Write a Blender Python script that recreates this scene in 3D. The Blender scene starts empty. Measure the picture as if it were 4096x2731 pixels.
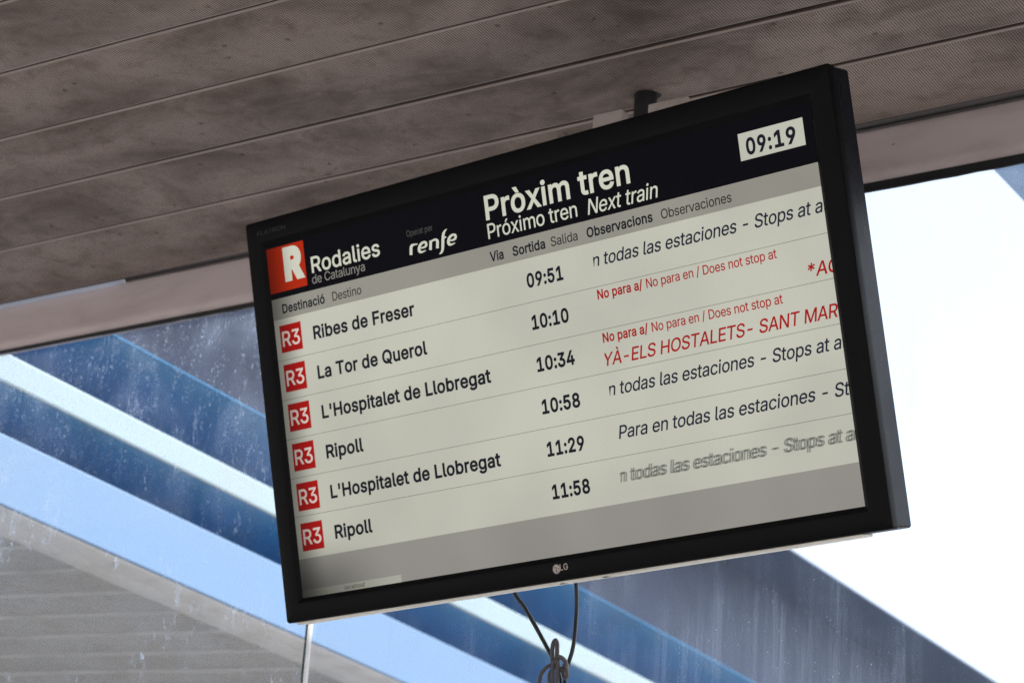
import bpy, bmesh, math, random
from mathutils import Vector, Matrix, noise
from mathutils.geometry import delaunay_2d_cdt

random.seed(7)
S = bpy.context.scene
COL = S.collection
PI = math.pi
EYE = 1.6                      # eye height: everything is measured from the eye, the ground is at z = 0

# ------------------------------------------------------------------ camera, sky, sun, exposure
EXPO = 1.85
cam_d = bpy.data.cameras.new('camera')
cam = bpy.data.objects.new('camera', cam_d)
COL.objects.link(cam)
rgt = Vector((0.847350722, 0.527053753, 0.064892951))
fwd = Vector((-0.510630970, 0.775140718, 0.372038814))
upv = Vector((0.145783284, -0.348383709, 0.925946016))
M = Matrix.Identity(4)
for i in range(3):
    M[i][0], M[i][1], M[i][2] = rgt[i], upv[i], -fwd[i]
M[2][3] = EYE
cam.matrix_world = M
cam_d.sensor_fit = 'HORIZONTAL'
cam_d.sensor_width = 36.0
cam_d.lens = 91.7175
cam_d.clip_start = 0.05
cam_d.clip_end = 2000.0
cam_d.dof.use_dof = True
cam_d.dof.focus_distance = 3.32
cam_d.dof.aperture_fstop = 8.0
S.camera = cam

SUN_DIR = Vector((0.46, 0.25, 0.75)).normalized()      # towards the sun
w = bpy.data.worlds.new('World')
S.world = w
w.use_nodes = True
wn = w.node_tree.nodes
sky = wn.new('ShaderNodeTexSky')
sky.sky_type = 'NISHITA'
sky.sun_disc = False
sky.sun_elevation = math.asin(SUN_DIR.z)
sky.sun_rotation = math.atan2(SUN_DIR.x, SUN_DIR.y)
sky.air_density = 1.0
sky.dust_density = 3.0
bg = next(n for n in wn if n.type == 'BACKGROUND')
bg.inputs['Strength'].default_value = 0.15
bw = wn.new('ShaderNodeRGBToBW')
hz = wn.new('ShaderNodeMix'); hz.data_type = 'RGBA'; hz.inputs[0].default_value = 0.55      # thin high cloud greys the blue
L_ = w.node_tree.links
L_.new(sky.outputs['Color'], bw.inputs[0]); L_.new(sky.outputs['Color'], hz.inputs[6]); L_.new(bw.outputs[0], hz.inputs[7])
L_.new(hz.outputs[2], bg.inputs['Color'])
sd = bpy.data.lights.new('sun', 'SUN')
sd.energy = 3.0
sd.angle = math.radians(0.5)
sd.color = (1.0, 0.95, 0.87)
sun = bpy.data.objects.new('sun', sd)
COL.objects.link(sun)
sun.rotation_euler = SUN_DIR.to_track_quat('Z', 'Y').to_euler()
vs = S.view_settings
vs.view_transform = 'Standard'
vs.look = 'None'
vs.exposure = EXPO
vs.gamma = 1.0
vs.use_curve_mapping = False
S.render.engine = 'CYCLES'
S.cycles.max_bounces = 8
S.cycles.transparent_max_bounces = 12
S.cycles.caustics_reflective = False
S.cycles.caustics_refractive = False
S.cycles.use_denoising = True
S.cycles.denoiser = 'OPENIMAGEDENOISE'
S.cycles.denoising_prefilter = 'NONE'

# ------------------------------------------------------------------ helpers
def lin(r, g, b):
    f = lambda c: c / 12.92 if c <= 0.04045 else ((c + 0.055) / 1.055) ** 2.4
    return (f(r / 255.0), f(g / 255.0), f(b / 255.0), 1.0)

class MB:
    """collects faces, then links them as ONE mesh object"""
    def __init__(self):
        self.v, self.f, self.m, self.s = [], [], [], []
    def face(self, pts, m=0, smooth=False):
        n = len(self.v)
        self.v += [tuple(p) for p in pts]
        self.f.append(tuple(range(n, n + len(pts))))
        self.m.append(m); self.s.append(smooth)
    def grid(self, rows, m=0, smooth=False, close=False):
        n = len(self.v)
        k = len(rows[0])
        for r in rows:
            self.v += [tuple(p) for p in r]
        for i in range(len(rows) - 1):
            for j in range(k if close else k - 1):
                a, b = n + i * k + j, n + i * k + (j + 1) % k
                self.f.append((a, b, b + k, a + k)); self.m.append(m); self.s.append(smooth)
    def box(self, x0, x1, y0, y1, z0, z1, m=0):
        p = [(x, y, z) for z in (z0, z1) for y in (y0, y1) for x in (x0, x1)]
        n = len(self.v); self.v += p
        for q in ((0, 2, 3, 1), (4, 5, 7, 6), (0, 1, 5, 4), (2, 6, 7, 3), (0, 4, 6, 2), (1, 3, 7, 5)):
            self.f.append(tuple(n + i for i in q)); self.m.append(m); self.s.append(False)
    def tube(self, pts, r, m=0, seg=10):
        pts = [Vector(p) for p in pts]
        rows = []
        ref = Vector((0.13, 0.9, 0.2)).normalized()
        for i, p in enumerate(pts):
            d = (pts[min(i + 1, len(pts) - 1)] - pts[max(i - 1, 0)]).normalized()
            a = d.cross(ref).normalized(); b = d.cross(a)
            rr = r[i] if isinstance(r, (list, tuple)) else r
            rows.append([p + a * rr * math.cos(t) + b * rr * math.sin(t) for t in [2 * PI * k / seg for k in range(seg)]])
        self.grid(rows, m, True, True)
        self.face(rows[0][::-1], m); self.face(rows[-1], m)
    def build(self, name, mats, parent=None, bevel=0, matrix=None, segs=2):
        me = bpy.data.meshes.new(name)
        me.from_pydata(self.v, [], self.f)
        for x in (mats if isinstance(mats, (list, tuple)) else [mats]):
            me.materials.append(x)
        for p, a, s in zip(me.polygons, self.m, self.s):
            p.material_index = a; p.use_smooth = s
        bm = bmesh.new(); bm.from_mesh(me)
        bmesh.ops.remove_doubles(bm, verts=bm.verts, dist=1e-6)
        bmesh.ops.recalc_face_normals(bm, faces=bm.faces)
        bm.to_mesh(me); bm.free()
        o = bpy.data.objects.new(name, me)
        COL.objects.link(o)
        if parent: o.parent = parent
        if bevel:
            b = o.modifiers.new('edge', 'BEVEL'); b.width = bevel; b.segments = segs; b.limit_method = 'ANGLE'
        return o

def spline(pts, n=6):
    """Catmull-Rom through the points"""
    P = [Vector(p) for p in pts]
    P = [P[0] * 2 - P[1]] + P + [P[-1] * 2 - P[-2]]
    out = []
    for i in range(1, len(P) - 2):
        for k in range(n):
            t = k / n
            a, b, c, d = P[i - 1], P[i], P[i + 1], P[i + 2]
            out.append(0.5 * ((2 * b) + (c - a) * t + (2 * a - 5 * b + 4 * c - d) * t * t + (3 * b - a - 3 * c + d) * t ** 3))
    out.append(P[-2])
    return out

def tag(o, label=None, cat=None, group=None, kind=None):
    if label: o['label'] = label
    if cat: o['category'] = cat
    if group: o['group'] = group
    if kind: o['kind'] = kind
    return o

def empty(name, loc=(0, 0, 0)):
    o = bpy.data.objects.new(name, None)
    o.empty_display_size = 0.1
    COL.objects.link(o); o.location = loc
    return o

class NT:
    """small node-tree writer"""
    def __init__(self, name):
        self.mat = bpy.data.materials.new(name)
        self.mat.use_nodes = True
        self.t = self.mat.node_tree
        self.t.nodes.clear()
        self.out = self.n('ShaderNodeOutputMaterial')
    def n(self, typ, **kw):
        x = self.t.nodes.new(typ)
        for k, v in kw.items(): setattr(x, k, v)
        return x
    def put(self, sock, val):
        if isinstance(val, bpy.types.NodeSocket): self.t.links.new(val, sock)
        else: sock.default_value = val
    def math(self, op, a, b=None, c=None, clamp=False):
        x = self.n('ShaderNodeMath', operation=op); x.use_clamp = clamp
        self.put(x.inputs[0], a)
        if b is not None: self.put(x.inputs[1], b)
        if c is not None: self.put(x.inputs[2], c)
        return x.outputs[0]
    def ramp(self, v, a, b, lo=0.0, hi=1.0, smooth=True):
        x = self.n('ShaderNodeMapRange'); x.interpolation_type = 'SMOOTHSTEP' if smooth else 'LINEAR'
        self.put(x.inputs[0], v)
        for i, q in zip((1, 2, 3, 4), (a, b, lo, hi)): x.inputs[i].default_value = q
        return x.outputs[0]
    def mix(self, fac, a, b):
        x = self.n('ShaderNodeMix', data_type='RGBA')
        self.put(x.inputs[0], fac); self.put(x.inputs[6], a); self.put(x.inputs[7], b)
        return x.outputs[2]
    def pos(self):
        return self.n('ShaderNodeNewGeometry').outputs['Position']
    def objc(self):
        return self.n('ShaderNodeTexCoord').outputs['Object']
    def scale(self, v, s, off=(0, 0, 0)):
        x = self.n('ShaderNodeMapping'); x.inputs['Scale'].default_value = s; x.inputs['Location'].default_value = off
        self.put(x.inputs['Vector'], v); return x.outputs[0]
    def noise(self, v, sc, det=4, rough=0.55, dist=0.0):
        x = self.n('ShaderNodeTexNoise'); self.put(x.inputs['Vector'], v)
        x.inputs['Scale'].default_value = sc; x.inputs['Detail'].default_value = det
        x.inputs['Roughness'].default_value = rough; x.inputs['Distortion'].default_value = dist
        return x.outputs['Fac']
    def voro(self, v, sc, rnd=1.0):
        x = self.n('ShaderNodeTexVoronoi'); self.put(x.inputs['Vector'], v)
        x.inputs['Scale'].default_value = sc; x.inputs['Randomness'].default_value = rnd
        return x
    def xyz(self, v):
        x = self.n('ShaderNodeSeparateXYZ'); self.put(x.inputs[0], v); return x.outputs
    def bsdf(self, color, rough=0.5, spec=0.5, metal=0.0, bump=None, emit=None, estr=0.0):
        x = self.n('ShaderNodeBsdfPrincipled')
        self.put(x.inputs['Base Color'], color); self.put(x.inputs['Roughness'], rough)
        x.inputs['Specular IOR Level'].default_value = spec; x.inputs['Metallic'].default_value = metal
        if bump is not None: self.t.links.new(bump, x.inputs['Normal'])
        if emit is not None:
            self.put(x.inputs['Emission Color'], emit); self.put(x.inputs['Emission Strength'], estr)
        return x.outputs[0]
    def bump(self, h, strength=0.3, dist=0.002):
        x = self.n('ShaderNodeBump'); x.inputs['Strength'].default_value = strength; x.inputs['Distance'].default_value = dist
        self.put(x.inputs['Height'], h); return x.outputs[0]
    def done(self, shader):
        self.t.links.new(shader, self.out.inputs['Surface']); return self.mat

# ------------------------------------------------------------------ materials of the place
STAIN_SHADE = (3.37, 9.11, 0.0)  # real stains, shifted so their darkness also paints shade onto the ceiling
def m_perforated(name, base, dirt, sc=1.0):
    t = NT(name)
    p = t.pos()
    x, y, z = t.xyz(p)
    fx = t.math('SUBTRACT', t.math('FRACT', t.math('DIVIDE', x, 0.0041)), 0.5)
    fy = t.math('SUBTRACT', t.math('FRACT', t.math('DIVIDE', y, 0.0036)), 0.5)
    r = t.math('SQRT', t.math('ADD', t.math('POWER', t.math('ABSOLUTE', fx), 2.0), t.math('POWER', t.math('ABSOLUTE', fy), 2.0)))
    hole = t.ramp(r, 0.31, 0.40, 1.0, 0.0)
    pl = t.scale(p, (0.8, 1.15, 1.0), STAIN_SHADE)
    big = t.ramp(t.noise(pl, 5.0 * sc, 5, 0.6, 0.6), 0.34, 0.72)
    mid = t.ramp(t.noise(t.scale(p, (1, 1.0, 1), (3, 1, 0)), 20.0 * sc, 6, 0.72, 0.3), 0.46, 0.74)
    blot = t.ramp(t.noise(t.scale(p, (1, 1, 1), (9, 4, 0)), 46.0, 3, 0.6), 0.635, 0.72)
    mask = t.ramp(t.noise(t.scale(p, (1, 1.2, 1), (1, 7, 0)), 4.0, 2, 0.5), 0.44, 0.60)
    spots = t.math('MULTIPLY', blot, mask)
    vo = t.voro(t.scale(p, (1, 1, 1), (2, 5, 0)), 17.0)
    speck = t.ramp(vo.outputs['Distance'], 0.035, 0.10, 1.0, 0.0)
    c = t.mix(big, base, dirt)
    brown = (dirt[0] * 0.80, dirt[1] * 0.66, dirt[2] * 0.52, 1)
    c = t.mix(t.math('MULTIPLY', mid, 0.55), c, brown)
    dark = (dirt[0] * 0.30, dirt[1] * 0.27, dirt[2] * 0.25, 1)
    c = t.mix(t.math('MULTIPLY', spots, 0.75), c, dark)
    c = t.mix(t.math('MULTIPLY', speck, 0.6), c, dark)
    c = t.mix(t.math('MULTIPLY', hole, 0.93), c, (0.012, 0.011, 0.011, 1))
    return t.done(t.bsdf(c, 0.62, 0.3))

def m_paint(name, col, rough=0.45, spec=0.4, dirtcol=None, amount=0.4, sc=6.0, stretch=(1, 1, 1), specks=0.0):
    t = NT(name)
    p = t.pos()
    f = t.ramp(t.noise(t.scale(p, stretch), sc, 5, 0.6, 0.3), 0.45, 0.75, 0.0, amount)
    d = dirtcol or (col[0] * 0.5, col[1] * 0.47, col[2] * 0.43, 1)
    c = t.mix(f, col, d)
    if specks:
        vo = t.voro(t.scale(p, (1, 1, 2.2)), specks)
        k = t.math('MULTIPLY', t.ramp(vo.outputs['Distance'], 0.03, 0.075, 0.85, 0.0), t.ramp(t.xyz(vo.outputs['Color'])[0], 0.55, 0.6))
        c = t.mix(k, c, (0.05, 0.04, 0.038, 1))
    fine = t.noise(p, 220.0, 3, 0.6)
    return t.done(t.bsdf(c, t.ramp(fine, 0.3, 0.7, rough - 0.06, rough + 0.08, False), spec, bump=t.bump(fine, 0.08, 0.001)))

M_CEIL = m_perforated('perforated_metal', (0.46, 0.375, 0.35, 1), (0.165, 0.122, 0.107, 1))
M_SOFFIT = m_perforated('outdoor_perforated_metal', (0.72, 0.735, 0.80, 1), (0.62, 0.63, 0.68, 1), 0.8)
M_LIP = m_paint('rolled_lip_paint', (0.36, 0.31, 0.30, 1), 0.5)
M_SEAM_SHADE = m_paint('seam_shade', (0.13, 0.10, 0.092, 1), 0.7, 0.2)  # dirty lip paint, darkened to stand in for shade inside the seams
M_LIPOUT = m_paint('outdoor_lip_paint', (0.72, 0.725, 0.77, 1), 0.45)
M_BEAM = m_paint('beam_paint', (0.62, 0.545, 0.57, 1), 0.42, 0.4, (0.30, 0.245, 0.24, 1), 0.4, 9.0, (0.5, 1, 2), 14.0)
M_TRIM = m_paint('trim_paint', (0.10, 0.095, 0.105, 1), 0.4)
M_GASKET = m_paint('rubber', (0.012, 0.013, 0.018, 1), 0.6)
M_ROOF = m_paint('roof_felt', (0.05, 0.048, 0.045, 1), 0.8)
M_BLUE = m_paint('light_blue_paint', (0.098, 0.172, 0.300, 1), 0.4, 0.4, (0.11, 0.16, 0.24, 1), 0.30, 4.0, (1, 0.4, 1))
M_WHITE = m_paint('pale_paint', (0.205, 0.270, 0.310, 1), 0.4, 0.4, (0.23, 0.20, 0.18, 1), 0.35, 7.0, (1, 0.5, 1))
M_STEEL = m_paint('deep_blue_paint', (0.008, 0.115, 0.265, 1), 0.5, 0.25)
M_EAVE = m_paint('eave_paint', (0.024, 0.034, 0.075, 1), 0.6, 0.3)
M_GREYTRIM = m_paint('grey_flashing', (0.74, 0.755, 0.82, 1), 0.5, 0.4, (0.42, 0.41, 0.42, 1), 0.45, 12.0)
M_ROOF2 = m_paint('sky_blue_paint', (0.30, 0.50, 0.86, 1), 0.5, 0.4)

def m_ground():
    t = NT('concrete')
    p = t.pos()
    c = t.mix(t.ramp(t.noise(p, 1.5, 6, 0.6), 0.3, 0.7), (0.36, 0.33, 0.29, 1), (0.27, 0.25, 0.225, 1))
    return t.done(t.bsdf(c, 0.85, 0.2))
M_GROUND = m_ground()
M_BALLAST = m_paint('track_ballast', (0.19, 0.18, 0.17, 1), 0.9, 0.1, (0.12, 0.115, 0.11, 1), 0.8, 20.0)

def m_translucent(name, col, fac=0.7):
    t = NT(name)
    d = t.n('ShaderNodeBsdfDiffuse'); d.inputs[0].default_value = col
    q = t.n('ShaderNodeBsdfTranslucent'); q.inputs[0].default_value = col
    m = t.n('ShaderNodeMixShader'); m.inputs[0].default_value = fac
    t.t.links.new(d.outputs[0], m.inputs[1]); t.t.links.new(q.outputs[0], m.inputs[2])
    return t.done(m.outputs[0])
M_SLIT = m_translucent('translucent_slit', (0.55, 0.58, 0.64, 1))
M_SILICONE = m_translucent('clear_silicone', (0.95, 0.95, 0.95, 1), 0.6)

def m_glass(name, dusty, speckled):
    t = NT(name)
    tr = t.n('ShaderNodeBsdfTransparent'); tr.inputs[0].default_value = (0.965, 0.98, 0.98, 1)
    gl = t.n('ShaderNodeBsdfGlossy'); gl.inputs['Roughness'].default_value = 0.02
    fr = t.n('ShaderNodeFresnel')
    t.put(fr.inputs['IOR'], t.math('MULTIPLY_ADD', t.n('ShaderNodeNewGeometry').outputs['Backfacing'], 1.0 / 1.5 - 1.5, 1.5))
    m1 = t.n('ShaderNodeMixShader')
    t.put(m1.inputs[0], t.math('MULTIPLY', fr.outputs[0], 0.9))
    t.t.links.new(tr.outputs[0], m1.inputs[1]); t.t.links.new(gl.outputs[0], m1.inputs[2])
    if not dusty:
        return t.done(m1.outputs[0])
    p = t.pos()
    x, y, z = t.xyz(p)
    streak = t.noise(t.scale(p, (60, 1, 15)), 1.0, 6, 0.68, 0.9)
    fine = t.noise(t.scale(p, (210, 1, 5), (5, 0, 0)), 1.0, 3, 0.6, 0.3)
    cloud = t.noise(t.scale(p, (5, 1, 3.5), (2, 0, 8)), 1.0, 4, 0.55, 0.4)
    vo = t.voro(t.scale(p, (1, 1, 0.75)), 130.0)
    dots = t.math('MULTIPLY', t.ramp(vo.outputs['Distance'], 0.10, 0.30, 1.0, 0.0), t.ramp(t.xyz(vo.outputs['Color'])[0], 0.62, 0.75))
    vo2 = t.voro(t.scale(p, (1, 1, 0.45), (4, 0, 3)), 48.0)
    marks = t.math('MULTIPLY', t.ramp(vo2.outputs['Distance'], 0.05, 0.16, 1.0, 0.0), t.ramp(t.xyz(vo2.outputs['Color'])[1], 0.80, 0.86))
    if speckled:
        vs3 = t.voro(t.scale(p, (1, 1, 0.8), (1, 0, 6)), 190.0)
        tiny = t.math('MULTIPLY', t.ramp(vs3.outputs['Distance'], 0.06, 0.26, 1.0, 0.0), t.ramp(t.xyz(vs3.outputs['Color'])[0], 0.45, 0.95))
        patch = t.ramp(t.noise(t.scale(p, (9, 1, 4), (3, 0, 1)), 1.0, 3, 0.55, 0.6), 0.38, 0.66)
        wide = t.noise(t.scale(p, (70, 1, 1.6), (8, 0, 0)), 1.0, 4, 0.65, 0.35)
        base = t.math('MULTIPLY_ADD', t.math('MULTIPLY', t.ramp(wide, 0.42, 0.78), patch), 0.13, 0.072)
        base = t.math('ADD', base, t.math('MULTIPLY', t.math('MULTIPLY', t.ramp(fine, 0.50, 0.80), patch), 0.05))
        base = t.math('ADD', base, t.math('MULTIPLY', patch, 0.035))
        d = t.math('ADD', base, t.math('MULTIPLY', t.math('MULTIPLY', tiny, t.math('MULTIPLY_ADD', patch, 0.8, 0.2)), 0.30))
        d = t.math('ADD', d, t.math('MULTIPLY', t.math('MULTIPLY', marks, patch), 0.22))
    else:
        topz = t.ramp(z, EYE + 1.20, EYE + 1.66, 0.30, 2.0)
        grain = t.noise(t.scale(p, (300, 1, 170), (2, 0, 2)), 1.0, 3, 0.7)
        haze_ = t.math('MULTIPLY_ADD', t.ramp(cloud, 0.40, 0.72), 0.13, 0.028)
        haze_ = t.math('ADD', haze_, t.math('MULTIPLY', t.math('MULTIPLY', t.ramp(grain, 0.50, 0.78), t.ramp(streak, 0.40, 0.70)), 0.55))
        base = t.math('MULTIPLY', haze_, topz)
        wisp = t.noise(t.scale(p, (46, 1, 7), (1, 0, 2)), 1.0, 5, 0.62, 0.8)
        line = t.ramp(t.math('ABSOLUTE', t.math('SUBTRACT', wisp, 0.5)), 0.0, 0.011, 1.0, 0.0)
        line = t.math('MULTIPLY', line, t.ramp(t.noise(t.scale(p, (11, 1, 9), (7, 0, 2)), 1.0, 3, 0.5), 0.53, 0.63))
        smear = t.ramp(t.noise(t.scale(p, (20, 1, 8), (4, 0, 5)), 1.0, 5, 0.7, 0.6), 0.62, 0.76)
        d = t.math('ADD', base, t.math('MULTIPLY', line, 0.55))
        d = t.math('ADD', d, t.math('MULTIPLY', smear, 0.32))
        d = t.math('ADD', d, t.math('MULTIPLY', t.math('MULTIPLY', dots, t.ramp(cloud, 0.4, 0.6)), 0.12))
        d = t.math('ADD', d, t.math('MULTIPLY', t.math('MULTIPLY', marks, topz), 0.25))
    d = t.math('MINIMUM', d, 0.85)
    df = t.n('ShaderNodeBsdfDiffuse'); df.inputs[0].default_value = (0.56, 0.69, 0.93, 1)
    tl = t.n('ShaderNodeBsdfTranslucent'); tl.inputs[0].default_value = (0.56, 0.69, 0.93, 1)
    md = t.n('ShaderNodeMixShader'); md.inputs[0].default_value = 0.5
    t.t.links.new(df.outputs[0], md.inputs[1]); t.t.links.new(tl.outputs[0], md.inputs[2])
    m2 = t.n('ShaderNodeMixShader')
    t.put(m2.inputs[0], d)
    t.t.links.new(m1.outputs[0], m2.inputs[1]); t.t.links.new(md.outputs[0], m2.inputs[2])
    return t.done(m2.outputs[0])

M_CLEAR = m_glass('clean_glass', False, False)
M_DUST_A = m_glass('streaked_dusty_glass', True, False)
M_DUST_B = m_glass('speckled_dusty_glass', True, True)
M_EDGE = m_paint('green_glass_edge', (0.012, 0.055, 0.06, 1), 0.25, 0.4)

# ------------------------------------------------------------------ ground and shelter structure
g = MB(); g.face([(-300, -300, 0), (300, -300, 0), (300, 300, 0), (-300, 300, 0)])
tag(g.build('ground', M_BALLAST), kind='structure')
g = MB(); g.box(-40, 40, -9.0, 3.16, 0.004, 0.25)
tag(g.build('platform', M_GROUND, None, 0.01), kind='structure')

ZC = EYE + 1.75                                   # underside of the ceiling
r = MB(); r.box(-9, 16, -1.6, 3.12, ZC + 0.09, ZC + 0.22)  # unseen slab, added and extended to block sun and sky
r.box(-9, 16, -1.6, 2.10, ZC + 0.003, ZC + 0.09)
tag(r.build('shelter_roof', M_ROOF), 'unseen dark roof slab of the shelter, added above the perforated ceiling panels to block sun and sky', 'roof')

XL, XR = -3.2, -1.1                               # where the picture's two sides meet the ceiling
def ramp_x(x, a, b):
    t = max(0.0, min(1.0, (x - XL) / (XR - XL)))
    return a + (b - a) * t
# seams between panels, far to near: y, (gap at left, gap at right)
SEAM = [(3.118, (0.0, 0.0)), (2.941, (0.0003, 0.0110)), (2.781, (0.0003, 0.0150)), (2.617, (0.0006, 0.0030)), (2.4515, (0.0055, 0.0060)), (2.287, (0.003, 0.003)), (2.12, (0, 0))]
DROP = [(0.0072, 0.0005), (0.0050, 0.0010), (0.0027, 0.0022), (0.000, 0.0), (0.0010, 0.001), (0.0, 0.0)]
LABELS = ['dim perforated ceiling panel bordering the window beam, behind the top of the screen',
          'stained perforated ceiling panel holding the pole of the screen bracket, second from the beam',
          'perforated ceiling panel with brown blotches, third from the window beam',
          'perforated ceiling panel with dark spots, fourth from the window beam',
          'perforated ceiling panel fifth from the window beam, filling the upper corner',
          'perforated ceiling panel farthest from the window beam, barely in view']
for k in range(6):
    ya, ga = SEAM[k + 1]; yb, gb = SEAM[k]
    yc = (ya + yb) / 2
    mb = MB(); rows = []; f_rows = []; d_rows = []; b_rows = []
    N = 40
    for i in range(N + 1):
        x = -7.5 + 10.0 * i / N
        wob = 0.0007 * noise.noise(Vector((x * 1.3, k * 7.1, 0)))
        y0 = ya + ramp_x(x, *ga) / 2 - yc + wob
        y1 = yb - ramp_x(x, *gb) / 2 - yc + wob
        zz = -ramp_x(x, *DROP[k]) + wob
        e = 0.0016
        d_rows.append([(x, y0 + 0.0005, zz + 0.020), (x, y0, zz + 0.0022)])
        f_rows.append([(x, y0, zz + 0.0022), (x, y0, zz + e), (x, y0 + e * 0.6, zz + e * 0.25), (x, y0 + e * 2, zz)])
        rows.append([(x, y0 + e * 2, zz)] + [(x, y0 + (y1 - y0) * q, zz - 0.0016 * math.sin(PI * q) + 0.0011 * noise.noise(Vector((x * 1.7, k * 5.3 + q * 1.5, 2)))) for q in (0.2, 0.4, 0.6, 0.8)] + [(x, y1 - e * 2, zz)])
        b_rows.append([(x, y1 - e * 2, zz), (x, y1 - e * 0.6, zz + e * 0.25), (x, y1, zz + e), (x, y1 - 0.0005, zz + 0.020)])
    mb.grid(rows, 0, True); mb.grid(f_rows, 1, True); mb.grid(b_rows, 1, True); mb.grid(d_rows, 2)
    o = mb.build('ceiling_board', [M_CEIL, M_LIP, M_SEAM_SHADE])
    o.location = (0, yc, ZC)
    tag(o, LABELS[k], 'ceiling panel', 'perforated panels of the shelter ceiling', 'thing')

# trim between the ceiling and the beam
t_ = MB()
prof = [(3.1195, 0.020), (3.1195, -0.003), (3.122, -0.0045), (3.1245, -0.003), (3.125, 0.0), (3.1265, 0.0015), (3.129, -0.0005), (3.1325, -0.001), (3.135, 0.002), (3.136, 0.020)]
t_.grid([[(x, y, ZC + z) for y, z in prof] for x in (-7.5, -5, -2.5, 0, 2.5)], 0, True)
tag(t_.build('edge_trim', M_TRIM), 'dark metal edge trim closing the ceiling along the window beam', 'trim', kind='thing')

b_ = MB()
BP = [(3.150, 0.0070), (3.150, -0.060), (3.1503, -0.0655), (3.1515, -0.0705), (3.1545, -0.0755), (3.159, -0.0785), (3.165, -0.0790), (3.180, -0.0785), (3.180, 0.0065)]
b_.grid([[(x, y, ZC + z) for y, z in BP] for x in (-7.5, -5, -2.5, 0, 2.5)], 0, True, True)
bo = b_.build('window_beam', M_BEAM)
md = bo.modifiers.new('edge', 'EDGE_SPLIT'); md.split_angle = math.radians(50)
tag(bo, 'pinkish grey painted beam across the top of the windows, behind the screen', 'beam', kind='thing')

s_ = MB()  # added translucent strip imitating daylight through the slit above the beam
rows = []
for i in range(9):
    x = -7.5 + (-2.8885 + 7.5) * i / 8
    rows.append([(x, 3.140, ZC - 0.002), (x, 3.139, ZC + 0.05), (x, 3.148, ZC + 0.05), (x, 3.148, ZC - 0.001)])
s_.grid(rows, 0, False, True)
tag(s_.build('daylight_strip', M_SLIT), 'bright white translucent strip standing in for outside light in the gap above the window beam', 'translucent strip')
s_ = MB(); rows = []
for i in range(40):
    x = -2.888 + 6.0 * i / 39
    j = 0.0012 * noise.noise(Vector((x * 30, 3, 1)))
    rows.append([(x, 3.141, ZC - 0.0005 + j), (x, 3.140, ZC + 0.05), (x, 3.149, ZC + 0.05), (x, 3.149, ZC + 0.0005 + j)])
s_.grid(rows, 0, False, True)
tag(s_.build('sealing_strip', M_TRIM), 'dark grey sealing strip plugging the gap above the beam, beside the white strip', 'sealing strip')

# glass
gk = MB(); rows = []
for i in range(261):
    x = -6.5 + 9.0 * i / 260
    base = -0.0835 - 0.0095 * max(0, min(1, (x + 3.2) / 2.0))
    j = 0.0016 * noise.noise(Vector((x * 40, 0, 5))) + 0.001 * noise.noise(Vector((x * 130, 2, 5)))
    rows.append([(x, 3.1585, ZC - 0.0792), (x, 3.1600, ZC + base + j), (x, 3.1640, ZC + base + j), (x, 3.1640, ZC - 0.0792)])
gk.grid(rows, 0, False, True)
tag(gk.build('window_gasket', M_GASKET), 'black rubber gasket running under the pinkish beam along the top of the glass', 'gasket', kind='thing')

def pane(x0, x1, dust, label, edge_at):
    m = MB()
    y0, y1, z0, z1 = 3.166, 3.176, EYE - 1.2, ZC - 0.0793
    m.face([(x0, y0, z0), (x1, y0, z0), (x1, y0, z1), (x0, y0, z1)], 0)
    m.face([(x0, y1, z0), (x0, y1, z1), (x1, y1, z1), (x1, y1, z0)], 1)
    e = x1 if edge_at > 0 else x0
    m.face([(e, y0, z0), (e, y1, z0), (e, y1, z1), (e, y0, z1)], 2)
    o = m.build('window_glass', [M_CLEAR, dust, M_EDGE if edge_at > 0 else M_SILICONE])
    return tag(o, label, 'glass pane', 'glass panes of the shelter window', 'thing')
XS = -2.4330
pane(-6.5, XS - 0.0025, M_DUST_A, 'dusty streaked glass pane with the grey outdoor ceiling behind, ending at the bright joint', 1)
pane(XS + 0.0035, 2.4, M_DUST_B, 'glass pane speckled with fine dots, behind the knotted cables and the white sky', -1)
j_ = MB(); j_.box(XS - 0.0024, XS + 0.0033, 3.1715, 3.1758, EYE - 1.2, ZC - 0.0795)
tag(j_.build('glass_joint', M_SILICONE), 'bright thin upright silicone joint between the two glass panes', 'silicone joint')

# ------------------------------------------------------------------ the blue canopy outside
XF = -3.41
Y0, Y1 = 3.26, 15.0
canopy = empty('blue_canopy', (XF, Y0, EYE + 1.5))
tag(canopy, 'blue painted steel canopy edge with a white band and dark eave, outside the dusty glass', 'canopy', kind='thing')
inv = Matrix.Translation(-Vector(canopy.location))
def cpart(mb, name, mats, bevel=0):
    o = mb.build(name, mats, None, bevel)
    o.data.transform(inv); o.parent = canopy
    return o
def yrange(n): return [Y0 + (Y1 - Y0) * (i / n) ** 1.6 for i in range(n + 1)]
m = MB(); m.box(XF - 0.03, XF, Y0, Y1, EYE + 1.499, EYE + 1.6365); cpart(m, 'fascia', M_BLUE, 0.004)
m = MB(); m.box(XF - 0.03, XF, Y0, Y1, EYE + 1.735, EYE + 1.797); cpart(m, 'pale_band', M_WHITE, 0.006)
def valley(za, zb, depth, end_out):
    mb = MB()
    P = []
    for h, d in ((0, 0.004), (0.03, 0.06), (0.10, 0.090), (0.22, 0.105), (0.36, 0.100), (0.50, 0.082), (0.62, 0.060), (0.74, 0.037), (0.84, 0.019), (0.92, 0.009), (0.97, 0.005), (1.0, 0.003)):
        P.append((XF - d * depth / 0.10, za + (zb - za) * h))
    mb.grid([[(x, y, EYE + z) for x, z in P] for y in (Y0, 6, 9, Y1)], 0, True)
    return mb
cpart(valley(1.6368, 1.7347, 0.115, 0), 'cladding', M_STEEL)
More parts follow.
